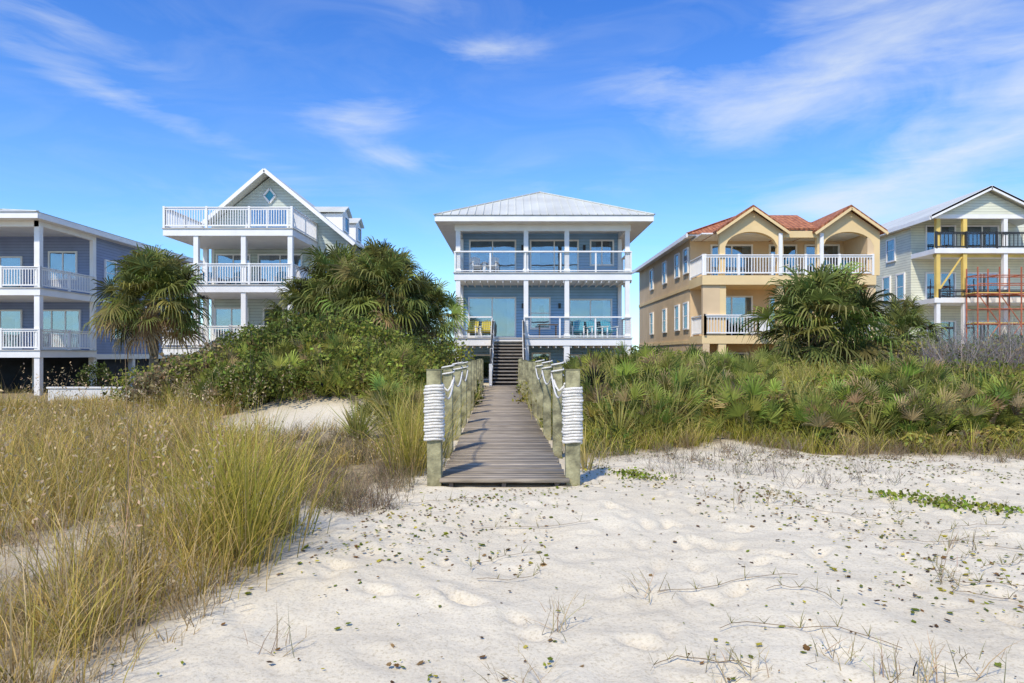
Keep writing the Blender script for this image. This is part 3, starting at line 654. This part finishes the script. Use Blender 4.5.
# left mound
cnt = 0
while cnt < 185:
    x = rng.uniform(-11, -1.6); y = rng.uniform(15, 27)
    if ((x+5.4)/4.6)**2+((y-20)/5.5)**2 > 1 or not ok(x, y): continue
    cnt += 1; patch = V1(x*.5, y*.5, 14); t = rng.random()
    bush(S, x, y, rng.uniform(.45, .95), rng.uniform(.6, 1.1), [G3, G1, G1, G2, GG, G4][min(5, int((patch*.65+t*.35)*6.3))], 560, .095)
for i in range(110):
    x = rng.uniform(-7, -1.5); y = rng.uniform(15.0, 18) if x < -2.8 else rng.uniform(12, 18)
    if ok(x, y): (palmetto if rng.random() < .5 else yucca)(x, y, rng.uniform(.7, 1.05), (.23, .25, .045))
for i in range(60):
    x = rng.uniform(-8, -1.5); y = rng.uniform(15.5, 19)
    if ok(x, y): grass_clump(GR, x, y, rng.uniform(.6, 1.0), 50, .15, YG, .013)
for i in range(120):
    x = rng.uniform(-24, 32); y = rng.uniform(28, 34.2)
    if abs(x+.4) < 1.4: continue
    if x < -9.5 and rng.random() < .9: continue
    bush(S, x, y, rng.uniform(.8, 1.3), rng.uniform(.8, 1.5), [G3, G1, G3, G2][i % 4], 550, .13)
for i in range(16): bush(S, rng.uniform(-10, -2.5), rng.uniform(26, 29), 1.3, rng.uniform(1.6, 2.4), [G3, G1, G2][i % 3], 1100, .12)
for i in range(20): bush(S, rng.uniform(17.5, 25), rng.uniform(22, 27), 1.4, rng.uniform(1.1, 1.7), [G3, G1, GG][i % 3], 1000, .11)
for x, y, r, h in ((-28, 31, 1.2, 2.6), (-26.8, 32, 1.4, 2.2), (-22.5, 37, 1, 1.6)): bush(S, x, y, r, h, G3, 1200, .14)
S.make('dune_shrubs', LEAF); FN.make('saw_palmetto', LEAF)
D = Acc()
for i in range(90):
    x = rng.uniform(-75, 85); bush(D, x, rng.uniform(60, 75), rng.uniform(2, 3.2), rng.uniform(2, 3.6), G3, 420, .45)
D.make('distant_trees', LEAF)

# ------------------------------------------------------------------ left sea-oats
SO = [(.48, .335, .08), (.56, .39, .15), (.33, .28, .055), (.62, .46, .23), (.50, .36, .10), (.42, .34, .07)]
n = 0; tries = 0
while n < 470 and tries < 20000:
    tries += 1
    y = 2.5+rng.random()**.75*13.5; x = LEDGE(y)-rng.random()**1.1*(.82*y+.3+LEDGE(y)+.4)
    if x < -.82*y-.4 or not ok(x, y): continue
    lowz = x/y > -.36 and y > 6.3
    if lowz and rng.random() < .5: continue
    dn = V1(x*1.2, y*1.2, 21)
    if y < 8 and dn < .56-.02*y: continue
    n += 1; tall = .5+.4*V1(x*.9, y*.9, 31)
    if lowz: tall = .33
    if y < 4.2: tall *= .75
    grass_clump(GR, x, y, tall*rng.uniform(.65, 1.25), 42 if y < 8 else 52, .15, SO, .0062 if y < 8 else .010, .9)
for x, y, h in ((-1.95, 5.0, 1.25), (-2.1, 5.5, 1.3), (-2.3, 5.2, 1.2), (-2.0, 5.9, 1.15), (-2.5, 6.0, 1.1), (-1.3, 8.8, 1.25), (-1.2, 9.4, 1.2), (-1.45, 9.6, 1.3), (-1.25, 10.6, 1.3)):
    grass_clump(GR, x, y, h, 160, .15, [(.42, .35, .06), (.31, .29, .045), (.54, .40, .13)], .0072, .5)
for i in range(170):
    y = rng.uniform(16, 29.5); x = rng.uniform(-24, -8.5); grass_clump(GR, x, y, rng.uniform(.35, .6), 50, .25, SO, .018)
for i in range(140):
    y = rng.uniform(2.7, 7.5); x = LEDGE(y)-rng.random()*(.82*y+LEDGE(y)+.3)
    grass_clump(GR, x, y, rng.uniform(.15, .4), 18, .1, [(.52, .38, .18), (.40, .28, .13), (.6, .48, .28)], .005, 1.2)
m = 260; y = rng.uniform(3, 11, m); x = LEDGE(y)-rng.random(m)*(.6*y); P = np.stack([x, y, HT(x, y)], 1)
hh = np.where((x/y > -.36) & (y > 6.3), .5, 1.0)
tip = blades(GR, P, rng.uniform(.9, 1.5, m)*hh, rng.normal(0, .9, m), rng.uniform(0, .15, m), rng.uniform(.1, .6, m), np.full(m, .0045), jit((.46, .33, .17), m), K=6)
for k in range(10): leaves(GR, tip+rng.normal(0, .02, (m, 3))+[0, 0, -.03*k], np.full(m, .032), jit((.54, .40, .22), m), .4, 1)
for x, y, h in ((-2.6, 4.6, 1.75), (-2.55, 4.75, 1.5)):
    blades(GR, np.array([[x, y, 0.]]*2)+rng.normal(0, .02, (2, 3)), np.full(2, h), rng.uniform(0, 6, 2), np.full(2, .05), np.full(2, .12), np.full(2, .009), jit((.32, .23, .13), 2), K=6)
GR.make('sea_oats_grass', GRASSM)
DS = Acc()
def twigs(x, y, h, n, col=(.17, .14, .11), w=.006):
    z = float(HT(x, y)); P = np.array([[x, y, z]])+rng.normal(0, .06, (n, 3))*[1, 1, 0]; az = rng.uniform(0, 6.28, n)
    t = blades(DS, P, h*rng.uniform(.5, 1.1, n), az, rng.uniform(0, 1.2, n), rng.uniform(-.3, .8, n), np.full(n, w), jit(col, n, .25), K=4)
    for k in range(2): blades(DS, P+(t-P)*rng.uniform(.4, .8, (n, 1)), h*.4*rng.uniform(.5, 1, n), az+rng.choice([-1, 1], n)*.8, rng.uniform(.2, 1.3, n), rng.uniform(0, .5, n), np.full(n, w*.65), jit(col, n, .25), K=3)
for i in range(130):
    y = rng.uniform(6.7, 12.5); twigs(-rng.uniform(.13, .36)*y, y, rng.uniform(.22, .45), 30, [(.24, .175, .11), (.17, .15, .06), (.34, .26, .15)][i % 3])
for i in range(45): twigs(rng.uniform(1.3, 4.6), rng.uniform(7.6, 10.6), rng.uniform(.15, .4), 14, (.28, .235, .17))
for i in range(100): twigs(rng.uniform(1.5, 10), rng.uniform(9.9, 11.6), rng.uniform(.2, .42), 22, (.26, .19, .11))
for i in range(70): twigs(rng.uniform(9, 17), rng.uniform(13, 21), rng.uniform(.8, 1.3), 22, (.28, .22, .16), .009)
for i in range(70): twigs(rng.uniform(11.5, 15.5), rng.uniform(17, 20), rng.uniform(1.2, 2.0), 26, (.36, .31, .27), .016)
for i in range(50): twigs(-rng.uniform(1.9, 4.2), rng.uniform(2.8, 6), rng.uniform(.1, .35), 14, (.34, .25, .14))
for x, y in ((1.15, 3.35), (1.0, 3.25), (1.75, 3.2), (1.95, 3.25), (.25, 3.9), (2.9, 4.6), (-1.25, 3.6), (3.6, 5.6), (2.3, 6.8), (4.1, 5.2), (.9, 4.4), (2.2, 3.3), (.05, 3.15), (1.6, 3.4), (1.85, 3.1), (2.6, 6.9), (2.0, 7.2)): twigs(x, y, rng.uniform(.18, .32), 11, (.42, .33, .18))
for i in range(30):
    if i < 18: x, y = rng.uniform(2.6, 5.5), rng.uniform(4.4, 7.5)
    else: x, y = rng.uniform(-1, 4.5), rng.uniform(2.8, 8)
    a = rng.uniform(-1.0, 1.0)+math.pi*(i % 2); pts = []
    for k in range(12):
        pts.append([x, y]); a += rng.normal(0, .3); x += math.cos(a)*.05*(1+(i % 3)*.5); y += math.sin(a)*.07
    pts = np.array(pts); zz = HT(pts[:, 0], pts[:, 1])+.02+.012*np.abs(np.sin(np.arange(12)*1.1)); p3 = np.column_stack([pts, zz])
    ribbons(DS, [p3[k][None] for k in range(12)], np.array([[.3, .9, .3]]), [np.array([.0065])]*12, np.array([[.26, .18, .10]]))
    for k in range(2, 11, 2): blades(DS, np.tile(p3[k], (4, 1)), rng.uniform(.03, .12, 4), rng.uniform(0, 6.28, 4), rng.uniform(.2, 1, 4), rng.uniform(0, .5, 4), np.full(4, .005), jit((.28, .24, .08), 4), K=3)
DS.make('dead_scrub', GRASSM)
# litter
LT = Acc()
N = 17000; x = rng.uniform(-2.6, 8.5, N); y = 2.4+rng.random(N)**.9*8.5
dens = fbm(x*.9, y*.9, 17); band = ss(.45, .64, dens)*.8+.09; band = band*(.4+.6*ss(.7, 2.2, x-(y-4)*.2)+.6*np.exp(-((x+.9)/.6)**2)+.5*ss(6.5, 7.6, y))
k = (rng.random(N) < band)*(VEG(x, y) < .5); k &= ~((np.abs(x-walkc(y)) < .8)*(y > 7.9)); x, y = x[k], y[k]; N = len(x)
P = np.stack([x, y, HT(x, y)+.014], 1); sz = rng.uniform(.010, .038, N)*(1+.35*(rng.random(N) < .15))
pal = np.array([(.34, .36, .03), (.60, .50, .06), (.30, .16, .05), (.16, .09, .04), (.24, .29, .03), (.40, .25, .10), (.20, .22, .03)])
c = pal[rng.integers(0, 7, N)]*rng.uniform(.6, 1.1, (N, 1))
a0 = rng.uniform(0, 3.14, N); asp = rng.uniform(.25, .55, N)
for j in range(2):
    a = a0+j*.6; A1 = np.stack([np.cos(a), np.sin(a), rng.normal(0, .2, N)], 1)*sz[:, None]*.6; B1 = np.stack([-np.sin(a), np.cos(a), rng.normal(0, .2, N)], 1)*(sz*asp)[:, None]
    LT.add(np.stack([P-A1, P-B1, P+A1, P+B1], 1).reshape(-1, 3)+[0, 0, .002*j], np.arange(N*4).reshape(N, 4), np.repeat(c, 4, 0))
LT.make('fallen_leaves', LEAF)
CP = Acc()
for cx, cy, r, n in ((4.25, 7.35, .13, 90), (4.45, 7.15, .15, 110), (4.62, 7.3, .12, 80), (4.75, 6.95, .14, 100), (4.95, 6.85, .09, 60), (4.1, 7.5, .08, 45), (4.4, 6.9, .07, 30), (1.45, 8.6, .14, 90), (1.7, 8.5, .12, 80), (1.55, 8.75, .1, 60)):
    P = np.stack([cx+rng.normal(0, r, n), cy+rng.normal(0, r*1.1, n), np.zeros(n)], 1); P[:, 2] = HT(P[:, 0], P[:, 1])+rng.uniform(.012, .05, n)
    leaves(CP, P, rng.uniform(.03, .055, n), jit((.22, .26, .035), n, .35), .8, 0)
CP.make('creeping_beach_plant', LEAF)

# ------------------------------------------------------------------ boardwalk
BW = empty('boardwalk', (-.1, 8, 0)); A = Acc(); y = 7.95; hw = .75
Fb = np.array([(0,3,2,1),(4,5,6,7),(0,1,5,4),(1,2,6,5),(2,3,7,6),(3,0,4,7)])
while y < 31.6:
    c = walkc(y); w = .14; j = R.uniform(-.015, .015); z = .1+R.uniform(-.005, .005); g = R.uniform(-.012, .012); t = R.uniform(-.004, .004)
    x0, x1 = c-hw+j, c+hw+j+R.uniform(-.01, .02)
    V = np.array([(x0,y,z-.04),(x1,y+g*.4,z-.04),(x1,y+w+g*.4,z-.04),(x0,y+w,z-.04),(x0,y,z),(x1,y+g*.4,z+t),(x1,y+w+g*.4,z+t),(x0,y+w,z)])
    b = R.uniform(.72, 1.2); A.add(V, Fb, np.tile(np.array([.47, .39, .29])*b, (8, 1))); y += w+R.uniform(.008, .016)
A.make('planks', PLANKM, BW)
sb = MB()
for s in (-.62, 0, .62): sb.beam((walkc(7.99)+s, 7.99, -.04), (walkc(31.5)+s, 31.5, -.04), .05, .18)
sb.make('stringers', TREAD, BW)
ropeM = MB()
pys = [8.15+2.15*i for i in range(11)]
postmat = paint('algae_stained_post', (.34, .31, .17), .9, .4, 7, .6)
tops = {-1: [], 1: []}
pm = MB()
for s in (-1, 1):
    for i, y in enumerate(pys):
        x = walkc(y)+s*(hw+.07); h = 1.38+R.uniform(-.03, .03) if i else 1.38; lean = R.uniform(-.012, .012)
        w = .085 if i == 0 else .07
        pm.prism([(x-w,y-w,-.5),(x+w,y-w,-.5),(x+w,y+w,-.5),(x-w,y+w,-.5)], (lean, 0, h+.5)); tops[s].append((x+lean, y, h))
pm.make('posts', postmat, BW, bevel=.012)
for s in (-1, 1):
    x, y, h = tops[s][0]; pts = []
    turns = 18; z0 = .53 if s < 0 else .5; n = turns*20
    for k in range(n+1):
        a = 2*math.pi*k/20; ca, sa = math.cos(a), math.sin(a); q = .104/ (abs(ca)**4+abs(sa)**4)**.25
        bul = 1+.05*math.sin(k*.21)+.03*math.sin(k*.57); pts.append((x+q*ca*bul, y+q*sa*bul, z0+.66*k/n+.004*math.sin(a*3)))
    ropeM.tube(pts, .0185, 7)
    for i in range(3):
        a = Vector(tops[s][i]); b = Vector(tops[s][i+1]); za = a.z-.17; zb = b.z-.12; pts = []
        for k in range(17):
            t = k/16; p = a.lerp(b, t); pts.append((p.x-s*.09*(1 if i else 1), p.y, za*(1-t)+zb*t-.26*4*t*(1-t)*(.7 if i else 1)))
        ropeM.tube(pts, .013, 7)
        pts = [(b.x+.09*math.cos(t*.5)/max(abs(math.cos(t*.5)), abs(math.sin(t*.5)))**.6, b.y+.09*math.sin(t*.5)/max(abs(math.cos(t*.5)), abs(math.sin(t*.5)))**.6, zb+.008*t-.03) for t in range(0, 26)]
        ropeM.tube(pts, .013, 7)
    ropeM.tube([(x-s*.1, y-.04, h-.2), (x-s*.16, y-.02, h-.26), (x-s*.2, y+.02, h-.2), (x-s*.22, y+.06, h-.13)], .015, 7)
ropeM.make('rope', ROPE, BW, True)

# ------------------------------------------------------------------ world
sun_el, sun_dir = 50, Vector((-.36, -.76, 0)).normalized()
w = bpy.data.worlds.new('World'); scene.world = w; w.use_nodes = True; N = w.node_tree.nodes; L = w.node_tree.links
bg = N['Background']; bg.inputs['Strength'].default_value = .15
sky = N.new('ShaderNodeTexSky'); sky.sky_type = 'NISHITA'; sky.sun_disc = False; sky.sun_elevation = math.radians(sun_el)
sky.sun_rotation = math.atan2(sun_dir.x, sun_dir.y) % (2*math.pi); sky.air_density = 1.0; sky.dust_density = .3; sky.ozone_density = 2.5; sky.altitude = 0
tc = N.new('ShaderNodeTexCoord'); sp = N.new('ShaderNodeSeparateXYZ'); L.new(tc.outputs['Generated'], sp.inputs[0])
def M(op, a, b=None, clamp=False):
    n = N.new('ShaderNodeMath'); n.operation = op; n.use_clamp = clamp
    for i, v in enumerate((a, b)):
        if v is None: continue
        if isinstance(v, (int, float)): n.inputs[i].default_value = v
        else: L.new(v, n.inputs[i])
    return n.outputs[0]
tr = N.new('ShaderNodeValToRGB'); te = tr.color_ramp.elements
te[0].position = .05; te[0].color = (.90, 1.0, .98, 1); te[1].position = .5; te[1].color = (.36, .66, 1.0, 1)
L.new(sp.outputs['Z'], tr.inputs[0])
t1 = N.new('ShaderNodeMix'); t1.data_type = 'RGBA'; t1.blend_type = 'MULTIPLY'; t1.inputs[0].default_value = 1; L.new(sky.outputs[0], t1.inputs[6]); L.new(tr.outputs[0], t1.inputs[7])
tint = N.new('ShaderNodeMix'); tint.data_type = 'RGBA'; tint.blend_type = 'MULTIPLY'; tint.inputs[0].default_value = 1; tint.inputs[7].default_value = (.97, 1.22, 1.55, 1)
L.new(t1.outputs[2], tint.inputs[6])
azn = M('ARCTAN2', sp.outputs['X'], sp.outputs['Y']); eln = M('ARCSINE', sp.outputs['Z'])
cb = N.new('ShaderNodeCombineXYZ'); L.new(azn, cb.inputs[0]); L.new(eln, cb.inputs[1])
def cn(scale, rot, sc, det=9, dist=.6, rough=.6):
    mp = N.new('ShaderNodeMapping'); mp.inputs['Rotation'].default_value = (0, 0, math.radians(rot)); mp.inputs['Scale'].default_value = sc
    L.new(cb.outputs[0], mp.inputs[0]); n = N.new('ShaderNodeTexNoise'); n.inputs['Scale'].default_value = scale; n.inputs['Detail'].default_value = det; n.inputs['Distortion'].default_value = dist; n.inputs['Roughness'].default_value = rough
    L.new(mp.outputs[0], n.inputs['Vector']); return n.outputs['Fac']
n1 = cn(4.2, 14, (1, 3.4, 1), 9, 1.0, .58); n2 = cn(10, -10, (1, 5, 1), 7, .8); n3 = cn(5, 30, (1, 5, 1), 8, 1.2)
tot = None
for az, el, a, b, r, wt in ((17, 20, 14, 4, -6, .75), (27, 22, 17, 6, 22, .8), (33, 13, 16, 5.5, 16, .95), (22, 11.5, 10, 2.6, -6, .6), (-13, 18.8, 7, 2.3, 8, .8), (-8.5, 16.0, 7, 1.5, -4, .75), (-2, 24, 7, 1.6, 4, .6), (-31, 18.5, 16, 1.6, -17, .75), (-33, 22, 10, 2.4, -14, .5), (-8, 27.5, 8, 2.5, -10, .4), (38, 20, 12, 7, 20, .8), (30, 27, 14, 3, 12, .5), (-20, 13, 14, 3, 6, .3), (5, 14, 12, 3, -5, .25), (-55, 20, 20, 4, 10, .8), (70, 25, 25, 6, -10, .8), (160, 25, 50, 9, 5, .9), (-140, 30, 40, 9, 5, .9), (100, 45, 60, 14, 5, .8), (-60, 50, 60, 12, 0, .8), (180, 50, 70, 16, 0, .9)):
    mp = N.new('ShaderNodeMapping'); mp.vector_type = 'TEXTURE'; mp.inputs['Location'].default_value = (math.radians(az), math.radians(el), 0)
    mp.inputs['Rotation'].default_value = (0, 0, math.radians(r)); mp.inputs['Scale'].default_value = (math.radians(a), math.radians(b), 1); L.new(cb.outputs[0], mp.inputs[0])
    g = N.new('ShaderNodeTexGradient'); g.gradient_type = 'SPHERICAL'; L.new(mp.outputs[0], g.inputs[0])
    s = M('MULTIPLY', g.outputs['Fac'], wt); tot = s if tot is None else M('ADD', tot, s)
nn = M('ADD', M('ADD', M('MULTIPLY', n1, .55), M('MULTIPLY', n3, .3)), M('MULTIPLY', n2, .15))
den = M('MULTIPLY', M('SUBTRACT', M('ADD', nn, M('MULTIPLY', M('MINIMUM', tot, .9), .36)), .56), 2.5, True)
den = M('MULTIPLY', den, M('MULTIPLY', tot, 2.2, True))
haze = M('MULTIPLY', M('MULTIPLY', M('SUBTRACT', n1, .42), 1.2, True), .3); den = M('ADD', M('MULTIPLY', den, .75), haze, True)
mx = N.new('ShaderNodeMix'); mx.data_type = 'RGBA'; L.new(den, mx.inputs[0]); L.new(tint.outputs[2], mx.inputs[6]); mx.inputs[7].default_value = (5.3, 5.75, 6.2, 1)
L.new(mx.outputs[2], bg.inputs['Color'])

sl = bpy.data.lights.new('sun', 'SUN'); sl.energy = 4.0; sl.angle = math.radians(3); sl.color = (1, .92, .77)
so = bpy.data.objects.new('sun', sl); COL.objects.link(so)
v = Vector((sun_dir.x*math.cos(math.radians(sun_el)), sun_dir.y*math.cos(math.radians(sun_el)), math.sin(math.radians(sun_el))))
so.rotation_euler = v.to_track_quat('Z', 'Y').to_euler(); so.location = (-20, -20, 40)
cam = bpy.data.cameras.new('camera'); cam.lens = 24; cam.sensor_width = 36; cam.shift_y = 13.5/1024; cam.clip_end = 6000
co = bpy.data.objects.new('camera', cam); COL.objects.link(co); co.location = (0, 0, 1.55); co.rotation_euler = (math.radians(90), 0, 0); scene.camera = co
scene.view_settings.view_transform = 'Standard'; scene.view_settings.look = 'None'; scene.view_settings.exposure = 0
